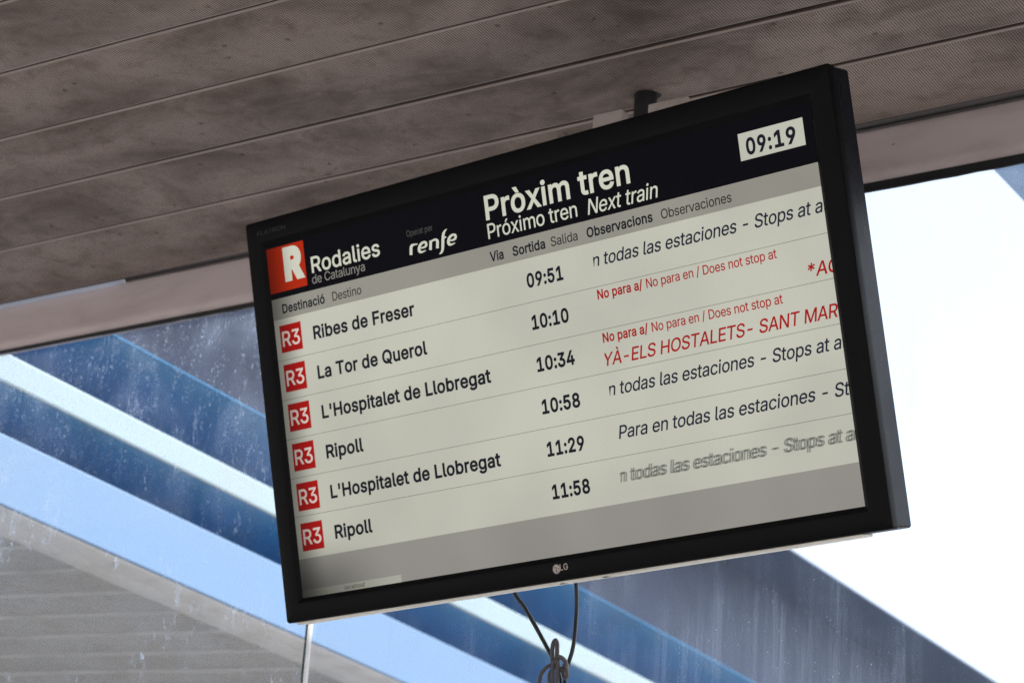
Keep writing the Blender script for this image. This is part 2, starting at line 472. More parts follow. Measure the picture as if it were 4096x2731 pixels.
cpart(valley(1.7973, 1.9430, 0.17, 0), 'cladding', M_STEEL)
m = MB(); m.box(XF - 0.2, XF - 0.075, Y0, Y1, EYE + 1.9440, EYE + 2.2995); cpart(m, 'dark_cladding', M_EAVE, 0.003)
m = MB(); m.box(XF - 0.0745, XF - 0.0025, Y0, Y1, EYE + 1.9436, EYE + 1.9475); cpart(m, 'ledge', M_STEEL)
m = MB(); m.box(XF - 0.25, -3.2605, Y0, Y1, EYE + 2.30, EYE + 2.309); cpart(m, 'eave', M_EAVE, 0.003)
m = MB(); rows = []
n_ = 160
for i in range(n_ + 1):
    y = Y0 + (9 - Y0) * i / n_
    j = 0.006 * noise.noise(Vector((y * 6, 1, 2))) + 0.004 * noise.noise(Vector((y * 25, 4, 2)))
    rows.append([(XF - 0.003, y, EYE + 1.4985), (XF - 0.006, y, EYE + 1.4955 + j * 0.1), (XF - 0.07, y, EYE + 1.4975), (XF - 0.142 + j, y, EYE + 1.5015), (XF - 0.142 + j, y, EYE + 1.515)])
m.grid(rows, 0, True); cpart(m, 'flashing', M_GREYTRIM)
m = MB(); m.box(-9, XF - 0.26, Y0, Y1, EYE + 2.30, EYE + 2.34); cpart(m, 'roof_deck', M_ROOF)  # unseen deck, added to block the sky above the soffit

SL = 0.07
for k in range(9):
    ya = 3.548 + 0.1625 * k; yb = ya + 0.1623
    mb = MB()
    ym = (ya + yb) / 2
    rows = []; lip_rows = []
    for i in range(13):
        x = XF - 0.135 - 4.0 * i / 12
        z = SL * (XF - x) + 0.0015 * noise.noise(Vector((x * 2, k * 3.3, 0)))
        e = 0.002; d = 0.003 + 0.002 * noise.noise(Vector((x * 3, k, 7)))
        lip_rows.append([(x, ya - ym + 0.0002, z + 0.02), (x, ya - ym + 0.0002, z - d + 0.001), (x, ya - ym + 0.002, z - d - 0.001), (x, ya - ym + 0.006, z - d), (x, ya - ym + 0.010, z)])
        rows.append([(x, ya - ym + 0.010, z), (x, ya - ym + 0.05, z + 0.0005), (x, ym - ya - 0.05, z + 0.001), (x, yb - ym - e, z + 0.0015), (x, yb - ym, z + 0.003), (x, yb - ym, z + 0.02)])
    mb.grid(rows, 0); mb.grid(lip_rows, 1, True)
    o = mb.build('soffit_board', [M_SOFFIT, M_LIPOUT])
    o.location = (0, ym, EYE + 1.5015)
    names = ['cut off by the blue fascia at the top', 'second below the blue fascia', 'third below the blue fascia', 'with a pale streak', 'fifth below the blue fascia', 'with a bent seam', 'seventh below the blue fascia', 'at the lower edge of view', 'lowest']
    ordn = ['first', 'second', 'third', 'fourth', 'fifth', 'sixth', 'seventh', 'eighth', 'ninth'][k]
    tag(o, 'grey perforated soffit panel of the outdoor canopy, %s strip counted from the shelter glass' % ordn, 'soffit panel', 'perforated soffit panels of the outdoor canopy', 'thing')

m = MB(); m.box(-1.706, -1.25, 3.4, 9.5, EYE + 2.2, EYE + 2.26)
tag(m.build('neighbouring_roof', M_ROOF2, None, 0.004), 'sky blue edge of another roof in the corner above the white sky', 'roof', kind='thing')

# ------------------------------------------------------------------ the screen
TV = Vector((-1.76135, 2.73909, 1.27344 + EYE))
ax = Vector((0.99583, -0.09117, 0.00236)).normalized()
an = Vector((-0.08643, -0.95169, -0.29465)).normalized()
au = an.cross(ax).normalized(); ax = au.cross(an).normalized()
tv = empty('departure_screen')
MM = Matrix.Identity(4)
for i in range(3):
    MM[i][0], MM[i][1], MM[i][2], MM[i][3] = ax[i], au[i], an[i], TV[i]
tv.matrix_world = MM
tag(tv, 'black flat screen listing train departures, tilted down from the ceiling', 'screen', kind='thing')

def m_plastic(name, col, rough, spec=0.12):
    t = NT(name)
    p = t.objc()
    fine = t.noise(p, 900.0, 2, 0.5)
    sm = t.ramp(t.noise(p, 9.0, 5, 0.6, 0.5), 0.4, 0.75, 0.0, 0.12)
    c = t.mix(sm, col, (col[0] + 0.008, col[1] + 0.008, col[2] + 0.0085, 1))
    return t.done(t.bsdf(c, t.math('ADD', sm, rough), spec, bump=t.bump(fine, 0.05, 0.0005)))
M_BEZEL = m_plastic('satin_black_plastic', (0.006, 0.006, 0.0075, 1), 0.34, 0.07)
M_CASE = m_plastic('black_casing_plastic', (0.006, 0.008, 0.013, 1), 0.26, 0.08)
M_SILVER = m_paint('silver_plastic', (0.86, 0.83, 0.79, 1), 0.4, 0.4)
M_PANELBLACK = m_plastic('black_display_border', (0.003, 0.003, 0.004, 1), 0.3)
M_LOGO = m_paint('logo_metal', (0.52, 0.46, 0.46, 1), 0.4)
M_LOGODARK = m_paint('logo_dark', (0.05, 0.045, 0.05, 1), 0.5)
M_FAINT = m_paint('faint_print', (0.028, 0.030, 0.032, 1), 0.5)

GLOW = 2.0 ** (-EXPO)
def m_screen(name, c, alpha=1.0, gain=1.0):
    """light given off by the display; the worn backlight is weaker along one side; one corner carries a painted dark reflection"""
    t = NT(name)
    p = t.objc()
    x, y, z = t.xyz(p)
    side = t.ramp(x, -0.463, -0.405, 0.30, 1.0)
    dx = t.math('ADD', x, 0.455); dy = t.math('ADD', y, 0.262)
    rr = t.math('SQRT', t.math('ADD', t.math('POWER', t.math('MAXIMUM', t.math('MULTIPLY', dx, 0.55), 0.0), 2.0), t.math('POWER', t.math('MAXIMUM', dy, 0.0), 2.0)))
    corner = t.ramp(rr, 0.0, 0.10, 0.22, 1.0)  # dark reflection painted into this corner of the emission
    low = t.ramp(y, -0.262, -0.05, 0.93, 1.0)
    mot = t.ramp(t.noise(p, 4.5, 2, 0.5), 0.3, 0.7, 0.92, 1.05)
    mot = t.math('MULTIPLY', mot, t.ramp(t.noise(p, 420.0, 2, 0.6), 0.3, 0.7, 0.985, 1.015))
    f = t.math('MULTIPLY', t.math('MULTIPLY', side, corner), t.math('MULTIPLY', low, mot))
    b = t.bsdf((0.002, 0.002, 0.003, 1), 0.45, 0.06, emit=c, estr=t.math('MULTIPLY', f, GLOW * gain))
    if alpha < 1.0:
        tr = t.n('ShaderNodeBsdfTransparent')
        mx = t.n('ShaderNodeMixShader'); mx.inputs[0].default_value = alpha
        t.t.links.new(tr.outputs[0], mx.inputs[1]); t.t.links.new(b, mx.inputs[2])
        b = mx.outputs[0]
    return t.done(b)
D_PAGE = m_screen('display_page', lin(191, 191, 178))
D_BAR = m_screen('display_bar', lin(146, 144, 134))
D_FOOT = m_screen('display_footer', lin(149, 146, 140))
D_HEAD = m_screen('display_header', lin(4, 4, 11))
D_INK = m_screen('display_black_text', lin(22, 25, 34))
D_REMARK = m_screen('display_remark_text', lin(30, 35, 50))
D_GHOST = m_screen('display_fading_text', lin(40, 46, 50), 0.52)
D_GREYINK = m_screen('display_dark_grey_text', lin(48, 46, 44))
D_RED = m_screen('display_red', lin(168, 18, 14))
D_REDTEXT = m_screen('display_red_text', lin(160, 20, 18))
D_ORANGE = m_screen('display_orange', lin(174, 40, 10))
D_WHITE = m_screen('display_white_text', lin(205, 206, 190))
D_PINK = m_screen('display_badge_text', lin(222, 205, 196))
D_DIM = m_screen('display_dim_text', lin(135, 133, 126))
D_DIMMER = m_screen('display_faint_text', lin(80, 79, 75))
D_LINE = m_screen('display_rule', lin(112, 110, 100))
D_STATUS = m_screen('display_status', lin(172, 172, 160))

def Q(u, v, w_=0.0):
    """a place on the display, in mm from its centre, onto the display layer set back behind the frame"""
    return ((u + (u - 2000.7) * 0.002297) / 1000.0, (v + (v + 465.0) * 0.002297) / 1000.0, w_)
LAYER = -0.0063

def rrect(u0, u1, v0, v1, rad, w_, seg=5):
    out = []
    for cx, cy, a0 in ((u1 - rad, v1 - rad, 0), (u0 + rad, v1 - rad, 90), (u0 + rad, v0 + rad, 180), (u1 - rad, v0 + rad, 270)):
        for i in range(seg + 1):
            a = math.radians(a0 + 90.0 * i / seg)
            out.append((cx + rad * math.cos(a), cy + rad * math.sin(a), w_))
    return out
OUT = (-0.4916, 0.4953, -0.2893, 0.2959); INN = (-0.4650, 0.4650, -0.2615, 0.2617)
def ring(t, w_, rad):
    q = [a + (b - a) * t for a, b in zip(OUT, INN)]
    return rrect(q[0], q[1], q[2], q[3], rad, w_)
m = MB()
m.grid([ring(0.0, -0.016, 0.004), ring(0.0, -0.0035, 0.004), ring(0.02, -0.0018, 0.0038), ring(0.06, -0.0005, 0.0036), ring(0.12, 0.0, 0.003), ring(0.90, 0.0, 0.0012),
        ring(0.96, -0.0003, 0.001), ring(1.0, -0.0011, 0.001), ring(1.20, -0.0064, 0.0006)], 0, True, True)
bz = m.build('bezel', M_BEZEL, tv)
e_ = bz.modifiers.new('edge', 'EDGE_SPLIT'); e_.split_angle = math.radians(40)
m = MB()
m.grid([rrect(-0.4904, 0.4941, -0.2880, 0.2946, 0.004, -0.0162), rrect(-0.4904, 0.4941, -0.2880, 0.2946, 0.004, -0.052), rrect(-0.486, 0.490, -0.284, 0.290, 0.004, -0.059)], 0, False, True)
m.face(rrect(-0.486, 0.490, -0.284, 0.290, 0.004, -0.059))
m.box(-0.30, 0.30, -0.16, 0.16, -0.085, -0.0592)
m.build('casing', M_CASE, tv)
m = MB(); m.box(-0.474, 0.452, -0.2932, -0.2895, -0.030, -0.003)
us = m.build('underside_strip', M_SILVER, tv, 0.0012)
for u in (-0.008, 0.062):
    m = MB(); m.box(u, u + 0.007, -0.2936, -0.2926, -0.012, -0.0026); m.build('slot', M_BEZEL, us)


# lettering: outlines of a plain grotesque alphabet, as advance;contour;contour in thousandths of the type size
GLYPHS = (
    "'~206;78 318,70 509,136 509,128 318|*~453;201 223,206 331,114 272,89 315,186 365,89 415,114 459,206 400,201 509,250 509,246 400,337 459,362 415,266 365,362 315,"
    '337 272,246 331,250 223|-~453;337 244,337 188,114 188,114 244|/~249;235 533,71 -76,14 -76,178 533|0~453;227 -7,174 1,130 24,95 62,69 113,53 178,48 254,53 330,69'
    ' 395,95 447,130 484,174 508,227 516,279 508,323 484,358 447,384 395,400 330,405 254,400 178,384 113,359 62,323 24,279 1;227 50,261 56,290 74,313 103,330 144,340'
    ' 194,344 254,340 314,330 365,313 405,290 435,261 453,227 460,192 453,163 435,140 405,123 365,113 314,109 254,113 194,123 144,140 103,163 74,192 56|1~453;76 0,76'
    ' 55,391 55,391 0;276 509,276 0,212 0,212 448,209 448,86 358,86 427,198 509|2~453;64 0,64 47,234 229,282 282,299 305,311 327,318 348,320 371,317 397,308 419,293 '
    '436,273 449,250 457,224 460,196 457,172 447,153 433,139 413,130 390,127 362,66 362,71 405,86 442,111 473,143 496,182 511,225 516,268 511,306 497,337 474,361 445'
    ',376 411,381 372,378 345,371 318,357 290,336 259,267 180,153 60,153 57,389 57,389 0|3~453;218 -7,173 -3,133 10,98 30,70 57,52 91,44 132,109 132,115 107,126 87,1'
    '44 71,165 59,191 52,219 50,248 53,275 61,297 74,315 93,325 116,329 145,326 172,316 196,299 217,275 234,242 244,201 248,157 248,157 299,288 448,288 452,70 452,70'
    ' 509,372 509,372 461,211 278,211 289,264 288,308 276,344 253,371 222,387 186,393 145,387 103,370 66,344 36,309 12,266 -2|4~453;40 105,40 158,247 509,311 509,109'
    ' 166,109 163,413 163,413 105;282 0,282 121,282 146,282 318,343 318,343 0|5~453;221 -7,178 -2,140 11,108 32,83 60,66 93,60 130,122 130,127 108,138 89,154 73,173 '
    '60,196 52,221 50,250 53,276 64,298 82,314 104,324 131,328 162,324 193,314 221,297 244,275 262,248 273,218 277,192 275,167 268,145 258,128 246,67 253,96 509,366 '
    '509,366 452,151 452,134 301,136 301,155 315,178 325,203 331,229 334,263 330,294 321,321 306,345 285,364 260,379 231,388 199,391 163,385 117,369 76,343 41,309 15'
    ',268 -1|6~453;226 -7,182 -1,142 15,109 40,84 74,69 115,64 162,68 199,80 239,102 285,137 340,252 509,322 509,151 261,145 261,154 275,165 288,179 299,196 307,214 '
    '312,235 314,278 309,316 295,346 271,370 240,384 201,389 157,384 112,368 73,343 39,310 14,271 -2;226 48,254 52,279 63,299 79,314 101,324 128,327 157,324 187,314 '
    '213,299 235,279 251,254 262,226 265,198 262,174 252,153 235,138 214,128 188,125 158,128 128,138 102,153 79,174 63,198 52|7~453;97 0,323 448,323 452,62 452,62 50'
    '9,391 509,391 449,165 0|8~453;226 -7,178 -2,136 11,101 33,74 62,57 96,52 135,55 166,65 195,81 220,101 241,125 256,153 265,153 267,119 282,93 308,76 342,70 380,7'
    '5 417,90 450,114 477,146 498,184 511,226 516,269 511,306 498,337 477,361 450,377 417,382 380,376 342,359 308,333 282,300 267,300 265,327 256,351 241,372 220,387'
    ' 195,397 166,401 135,395 96,378 62,352 33,317 11,275 -2;226 49,258 52,285 60,307 74,323 91,333 113,337 139,333 165,322 189,305 208,283 223,256 232,226 235,196 2'
    '32,169 223,147 208,130 189,119 165,115 139,119 113,129 91,145 74,167 60,195 52;226 290,252 292,274 300,293 313,307 330,316 351,319 376,316 399,308 420,294 437,2'
    '75 449,252 457,226 460,200 457,177 449,159 437,145 420,136 399,133 376,136 351,145 330,159 313,178 300,201 292|9~453;226 516,271 510,310 494,343 468,368 434,384'
    ' 393,389 347,385 309,373 270,350 224,315 168,200 0,130 0,301 248,307 248,299 234,287 221,273 210,257 202,238 196,218 195,175 199,137 214,106 237,83 269,68 307,6'
    '4 352,69 397,85 436,110 469,143 494,182 510;226 460,199 457,174 446,154 429,138 407,129 381,125 352,129 322,138 295,154 274,174 257,199 247,226 243,254 247,279 '
    '257,299 273,314 295,324 321,327 350,324 381,314 407,299 429,279 446,254 457|:~188;95 -4,78 -1,63 9,53 24,50 41,53 59,63 73,78 83,95 87,113 83,128 73,138 59,141 '
    '41,138 24,128 9,113 -1;95 271,78 274,63 284,53 299,50 316,53 334,63 349,78 359,95 362,113 359,128 349,138 334,141 316,138 299,128 284,113 274|A~480;16 0,201 509'
    ',276 509,463 0,395 0,287 302,264 372,232 478,245 478,213 371,191 302,85 0;110 142,110 199,370 199,370 142|C~510;267 -7,205 1,150 25,104 63,70 115,48 179,40 254,'
    '48 329,70 393,104 445,150 484,205 508,267 516,305 513,340 504,373 490,402 471,427 447,448 418,463 385,473 348,408 348,401 373,389 395,375 413,357 428,337 440,31'
    '5 449,292 454,267 456,223 450,184 432,150 403,125 364,109 314,103 254,109 194,125 145,151 105,184 76,223 59,267 53,292 55,315 60,337 69,357 81,375 96,389 114,40'
    '1 136,408 160,473 160,463 124,448 91,428 62,402 38,373 19,341 5,305 -4|D~502;219 0,96 0,96 57,215 57,272 63,318 81,354 110,379 149,394 198,399 255,394 312,379 3'
    '61,354 399,320 428,275 446,221 452,93 452,93 509,225 509,294 501,353 478,385 455,412 426,433 391,455 329,462 255,455 181,433 119,411 83,384 54,351 31,291 8;125 '
    '509,125 0,60 0,60 509|E~419;60 0,60 509,372 509,372 452,125 452,125 286,355 286,355 229,125 229,125 57,375 57,375 0|F~410;60 0,60 509,369 509,369 452,125 452,12'
    '5 278,346 278,346 221,125 221,125 0|G~520;269 -7,205 1,149 25,104 64,69 116,47 179,40 254,47 329,69 393,103 445,149 484,203 508,265 516,304 513,340 504,374 489,'
    '403 469,429 445,449 416,465 384,474 349,408 349,399 372,387 393,373 411,356 427,337 439,315 448,291 454,265 456,222 450,183 432,150 404,125 364,109 314,103 254,'
    '109 194,125 145,151 105,184 76,224 59,269 53,309 57,345 71,374 93,396 123,410 160,415 202,434 199,283 199,283 256,478 256,478 200,471 141,451 91,419 50,377 19,3'
    '26 0|H~517;60 0,60 509,125 509,125 289,392 289,392 509,457 509,457 0,392 0,392 232,125 232,125 0|I~300;31 0,31 57,118 57,118 452,31 452,31 509,269 509,269 452,1'
    '83 452,183 57,269 57,269 0|L~393;60 0,60 509,125 509,125 57,361 57,361 0|M~628;60 0,60 509,152 509,277 187,287 159,299 123,311 84,322 49,307 49,318 83,330 121,3'
    '42 158,352 187,476 509,568 509,568 0,504 0,504 291,504 327,505 369,506 413,507 457,513 457,498 409,482 363,467 322,456 291,342 0,286 0,170 291,159 321,145 361,1'
    '29 408,112 457,119 457,120 416,121 372,122 328,122 291,122 0|N~523;60 0,60 509,136 509,343 183,363 151,388 107,414 55,405 54,401 108,399 157,399 195,399 509,463'
    ' 509,463 0,387 0,202 290,177 331,148 381,108 452,119 454,122 384,124 328,125 291,125 0|O~533;267 -7,205 1,150 25,105 63,70 115,48 179,40 254,48 329,70 393,105 4'
    '45,150 484,205 508,267 516,329 508,384 484,429 445,464 393,486 329,493 254,486 179,464 115,429 63,384 25,329 1;267 53,310 59,349 76,383 105,408 144,425 194,430 '
    '254,425 314,408 365,383 404,349 433,310 450,267 456,223 450,184 433,151 404,125 364,109 314,103 254,109 194,125 144,151 105,184 76,223 59|P~445;60 0,60 509,235 '
    '509,289 503,332 487,366 462,390 430,404 391,409 348,404 304,390 265,366 233,332 207,289 191,235 186,109 186,109 242,233 242,269 246,297 256,318 272,333 294,342 '
    '319,344 348,342 376,333 402,318 423,297 439,268 449,232 452,125 452,125 0|Q~533;245 159,313 159,369 85,384 65,468 -48,401 -48,346 27,331 46;267 -7,205 1,150 25,'
    '105 63,70 115,48 179,40 254,48 329,70 393,105 445,150 484,205 508,267 516,329 508,384 484,429 445,464 393,486 329,493 254,486 179,464 115,429 63,384 25,329 1;26'
    '7 53,310 59,349 76,383 105,408 144,425 194,430 254,425 314,408 365,383 404,349 433,310 450,267 456,223 450,184 433,151 404,125 364,109 314,103 254,109 194,125 1'
    '44,151 105,184 76,223 59|R~449;60 0,60 509,236 509,290 504,333 489,367 465,390 433,405 395,409 352,405 309,390 271,367 240,333 217,289 203,236 198,96 198,96 255'
    ',234 255,269 258,298 267,319 281,334 300,342 324,345 352,342 380,334 405,319 425,298 440,269 449,233 452,125 452,125 0;353 0,230 229,303 229,428 0|S~447;224 -9,'
    '172 -4,128 9,91 31,64 60,46 96,38 137,104 137,110 110,123 88,142 71,166 59,194 52,224 49,257 52,286 60,311 74,329 92,341 114,346 139,342 161,332 179,316 193,296'
    ' 205,245 222,184 239,128 260,86 289,67 313,56 341,52 372,58 413,75 448,102 476,138 498,180 511,227 516,275 511,316 498,351 476,377 449,394 415,401 378,337 378,3'
    '26 412,302 437,267 453,225 459,194 456,167 448,145 435,129 418,118 398,115 376,119 352,131 334,148 319,169 308,212 293,264 279,312 264,336 252,359 238,379 220,3'
    '95 198,405 171,408 139,403 99,386 64,360 34,323 11,278 -4|T~449;32 452,32 509,417 509,417 452,257 452,257 0,193 0,193 452|U~517;259 -8,203 -2,154 15,114 43,85 8'
    '0,66 124,60 173,60 509,124 509,124 178,128 144,141 113,160 87,187 68,220 56,259 52,298 56,331 68,357 87,377 113,389 144,393 178,393 509,457 509,457 173,451 124,'
    '433 80,403 43,363 15,315 -2|V~480;204 0,16 509,84 509,192 206,215 137,248 31,235 31,267 138,290 206,395 509,463 509,278 0|Y~472;203 0,203 208,16 509,91 509,192 '
    '344,222 292,250 230,224 230,251 293,280 344,381 509,455 509,268 208,268 0|a~389;160 -9,126 -5,94 5,68 22,48 45,35 73,30 108,34 138,43 161,58 179,78 193,100 203,'
    '125 211,178 220,234 227,252 230,265 235,273 243,276 255,276 257,273 279,267 297,256 311,240 322,220 329,196 331,171 329,149 322,132 313,118 301,107 288,100 274,'
    '41 291,57 322,79 346,104 364,133 375,163 382,194 384,239 379,263 372,286 360,306 343,322 320,333 290,337 251,337 0,277 0,277 52,272 52,252 25,236 12,215 1,190 -'
    '6;170 45,202 49,228 59,248 74,263 93,272 115,276 138,276 190,259 182,231 176,200 171,175 168,134 159,117 150,103 139,95 124,92 105,94 87,102 72,114 61,130 52,14'
    '9 47|b~424;229 -8,198 -5,172 4,153 17,138 31,118 59,112 59,112 0,53 0,53 509,114 509,114 319,118 319,137 346,152 360,171 373,197 381,229 384,274 378,313 361,345'
    ' 332,370 293,385 245,390 189,385 133,370 84,346 45,313 16,274 -2;220 47,253 51,279 66,301 88,316 117,325 151,328 189,325 227,316 261,301 290,280 311,253 325,220'
    ' 330,188 325,161 312,140 291,125 263,116 229,113 189,116 150,125 115,140 86,162 65,188 51|c~396;207 -8,159 -2,117 16,82 46,56 85,40 133,34 187,40 243,56 291,82 '
    '330,117 360,159 378,207 384,234 383,260 377,284 368,305 356,324 341,340 322,353 301,362 277,303 262,290 289,270 311,242 325,207 330,173 325,145 310,124 287,108 '
    '258,99 224,96 187,99 151,108 117,124 89,145 66,173 51,207 46,243 52,271 66,292 89,304 117,363 102,354 78,341 56,325 37,306 21,285 9,261 -1,235 -6|d~424;195 -8,1'
    '51 -2,111 16,79 45,55 84,39 133,34 189,39 245,55 293,79 332,112 361,151 378,196 384,228 381,253 373,272 360,287 346,306 319,311 319,311 509,372 509,372 0,313 0,'
    '313 59,307 59,287 31,272 17,252 4,227 -5;205 47,236 51,263 65,284 86,299 115,309 150,312 189,309 229,300 263,284 291,263 312,237 325,205 330,172 325,145 311,124'
    ' 290,108 261,99 227,96 189,99 151,109 117,124 88,145 66,172 51|e~404;212 -8,161 -2,117 16,82 46,56 85,40 132,34 187,39 242,55 290,81 329,115 359,157 378,205 384'
    ',236 382,266 374,294 361,319 341,341 315,357 282,368 242,371 194,371 169,75 169,75 221,338 221,310 202,307 237,298 269,283 294,263 314,237 326,205 330,173 326,1'
    '46 313,125 294,109 270,99 241,96 211,96 178,100 139,110 106,128 80,151 61,179 50,212 46,234 48,254 53,271 61,285 73,297 88,306 105,365 91,353 63,335 39,311 19,2'
    '83 4,249 -5|g~425;207 -151,168 -148,134 -140,105 -127,82 -110,64 -91,51 -69,101 -41,122 -66,136 -78,154 -88,178 -95,207 -97,249 -92,282 -75,298 -58,308 -34,311 '
    '-6,311 68,306 68,287 41,272 28,252 16,227 8,195 5,152 10,113 27,80 53,55 90,39 136,34 191,39 246,55 293,80 332,112 361,152 378,196 384,228 382,253 373,273 360,2'
    '88 346,308 319,313 319,313 379,372 379,372 -9,367 -54,350 -90,324 -117,291 -136,251 -147;205 59,237 63,264 75,285 95,300 121,309 154,312 193,309 231,300 264,285'
    ' 291,264 312,237 325,205 330,172 325,145 312,124 290,109 262,99 229,96 193,99 155,109 123,124 96,145 76,172 63|h~410;114 227,114 0,53 0,53 509,114 509,114 287,1'
    '02 287,124 332,152 362,187 379,227 384,264 380,295 369,321 349,341 321,353 285,357 240,357 0,296 0,296 235,290 275,273 304,246 323,210 329,184 326,161 317,141 3'
    '03,126 283,117 257|i~167;53 0,53 379,114 379,114 0;84 443,67 446,54 455,44 468,41 483,44 499,54 512,67 521,84 524,100 521,114 512,123 499,126 483,123 468,114 45'
    '5,100 446|l~189;139 -2,101 3,74 20,58 47,53 84,53 509,114 509,114 99,115 77,120 62,130 54,146 52,160 53,170 54,181 3,162 -1|m~610;53 0,53 379,112 379,112 295,10'
    '8 295,118 323,132 346,151 363,172 376,195 384,219 386,257 380,287 361,309 331,321 295,312 295,322 321,337 343,357 361,381 375,407 383,437 386,468 383,497 372,52'
    '2 354,541 328,553 296,557 255,557 0,496 0,496 254,490 289,473 313,447 326,419 330,395 328,374 320,358 307,345 290,338 270,335 247,335 0,274 0,274 260,269 288,25'
    '3 311,229 326,199 330,178 328,158 320,140 307,126 289,117 266,114 238,114 0|n~410;114 227,114 0,53 0,53 379,112 379,112 287,102 287,124 332,152 362,187 379,227 '
    '384,264 380,295 369,321 349,341 321,353 285,357 240,357 0,296 0,296 235,290 275,273 304,246 323,210 329,184 326,161 317,141 303,126 283,117 257|o~415;207 -8,159'
    ' -2,117 16,82 46,56 85,40 133,34 187,40 243,56 291,82 330,117 360,159 378,207 384,256 378,299 360,333 330,359 291,376 243,381 187,376 133,359 85,333 46,299 16,2'
    '56 -2;207 46,242 51,270 66,292 89,307 117,316 151,319 187,316 224,307 258,292 287,270 310,242 325,207 330,173 325,145 310,124 287,108 258,99 224,96 187,99 151,1'
    '08 117,124 89,145 66,173 51|p~424;53 -143,53 379,112 379,112 319,118 319,137 346,152 360,171 373,197 381,229 384,274 378,313 361,345 332,370 293,385 245,390 189'
    ',385 133,370 84,346 45,313 16,274 -2,229 -8,198 -5,173 4,153 17,138 31,118 59,114 59,114 -143;220 47,253 51,279 66,301 88,316 117,325 151,328 189,325 227,316 26'
    '1,301 290,280 311,253 325,220 330,188 325,161 312,140 291,125 263,116 229,113 189,116 150,125 115,140 86,162 65,188 51|r~259;53 0,53 379,112 379,112 321,115 321'
    ',130 347,152 367,181 380,213 385,229 384,243 384,243 322,230 324,207 326,182 323,159 315,140 301,126 284,117 262,114 237,114 0|s~365;182 -8,145 -5,112 3,84 18,6'
    '2 38,45 63,36 94,94 107,105 79,124 60,150 49,181 45,217 50,244 62,262 81,268 103,265 121,254 136,237 147,212 155,149 170,104 186,72 208,53 237,47 274,51 305,65 '
    '332,87 354,115 370,149 381,187 384,223 381,254 372,279 358,299 339,314 316,324 290,268 277,258 298,243 316,219 328,187 333,156 329,131 317,114 299,109 277,112 2'
    '58,124 243,144 232,172 223,229 209,275 194,306 171,325 142,331 107,326 75,312 47,290 24,260 6,223 -5|t~227;204 379,204 327,6 327,6 379;65 471,126 471,126 98,128'
    ' 76,136 61,150 53,170 50,185 51,202 54,213 2,192 -3,168 -4,125 2,92 21,72 52,65 93|u~410;182 -5,146 -1,115 11,89 31,69 59,57 95,53 139,53 379,114 379,114 144,11'
    '9 105,137 75,164 56,200 50,226 53,249 62,268 77,283 97,293 122,296 153,296 379,357 379,357 0,298 0,298 92,307 92,286 47,257 17,222 0|v~389;163 0,17 379,84 379,1'
    '65 155,187 87,206 21,184 21,203 87,224 155,305 379,371 379,226 0|x~379;21 0,171 218,171 171,29 379,100 379,147 306,179 253,207 206,175 206,202 253,233 306,282 3'
    '79,352 379,209 169,209 214,358 0,287 0,231 85,200 136,173 182,205 182,178 136,148 85,91 0|y~389;47 -139,61 -86,71 -87,88 -90,104 -89,118 -84,130 -74,141 -58,151'
    ' -36,163 -1,17 379,84 379,165 155,187 87,206 21,184 21,202 87,224 155,305 379,371 379,204 -58,191 -85,177 -107,159 -124,139 -136,117 -143,91 -145,65 -143|À~480;'
    '16 0,201 509,276 509,463 0,395 0,287 302,264 372,232 478,245 478,213 371,191 302,85 0;110 142,110 199,370 199,370 142;216 558,150 659,218 659,266 558|ò~415;207 '
    '-8,159 -2,117 16,82 46,56 85,40 133,34 187,40 243,56 291,82 330,117 360,159 378,207 384,256 378,299 360,333 330,359 291,376 243,381 187,376 133,359 85,333 46,29'
    '9 16,256 -2;207 46,242 51,270 66,292 89,307 117,316 151,319 187,316 224,307 258,292 287,270 310,242 325,207 330,173 325,145 310,124 287,108 258,99 224,96 187,99'
    ' 151,108 117,124 89,145 66,173 51;183 429,117 529,186 529,234 429|ó~415;207 -8,159 -2,117 16,82 46,56 85,40 133,34 187,40 243,56 291,82 330,117 360,159 378,207 '
    '384,256 378,299 360,333 330,359 291,376 243,381 187,376 133,359 85,333 46,299 16,256 -2;207 46,242 51,270 66,292 89,307 117,316 151,319 187,316 224,307 258,292 '
    '287,270 310,242 325,207 330,173 325,145 310,124 287,108 258,99 224,96 187,99 151,108 117,124 89,145 66,173 51;181 429,228 529,297 529,231 429| ~188')

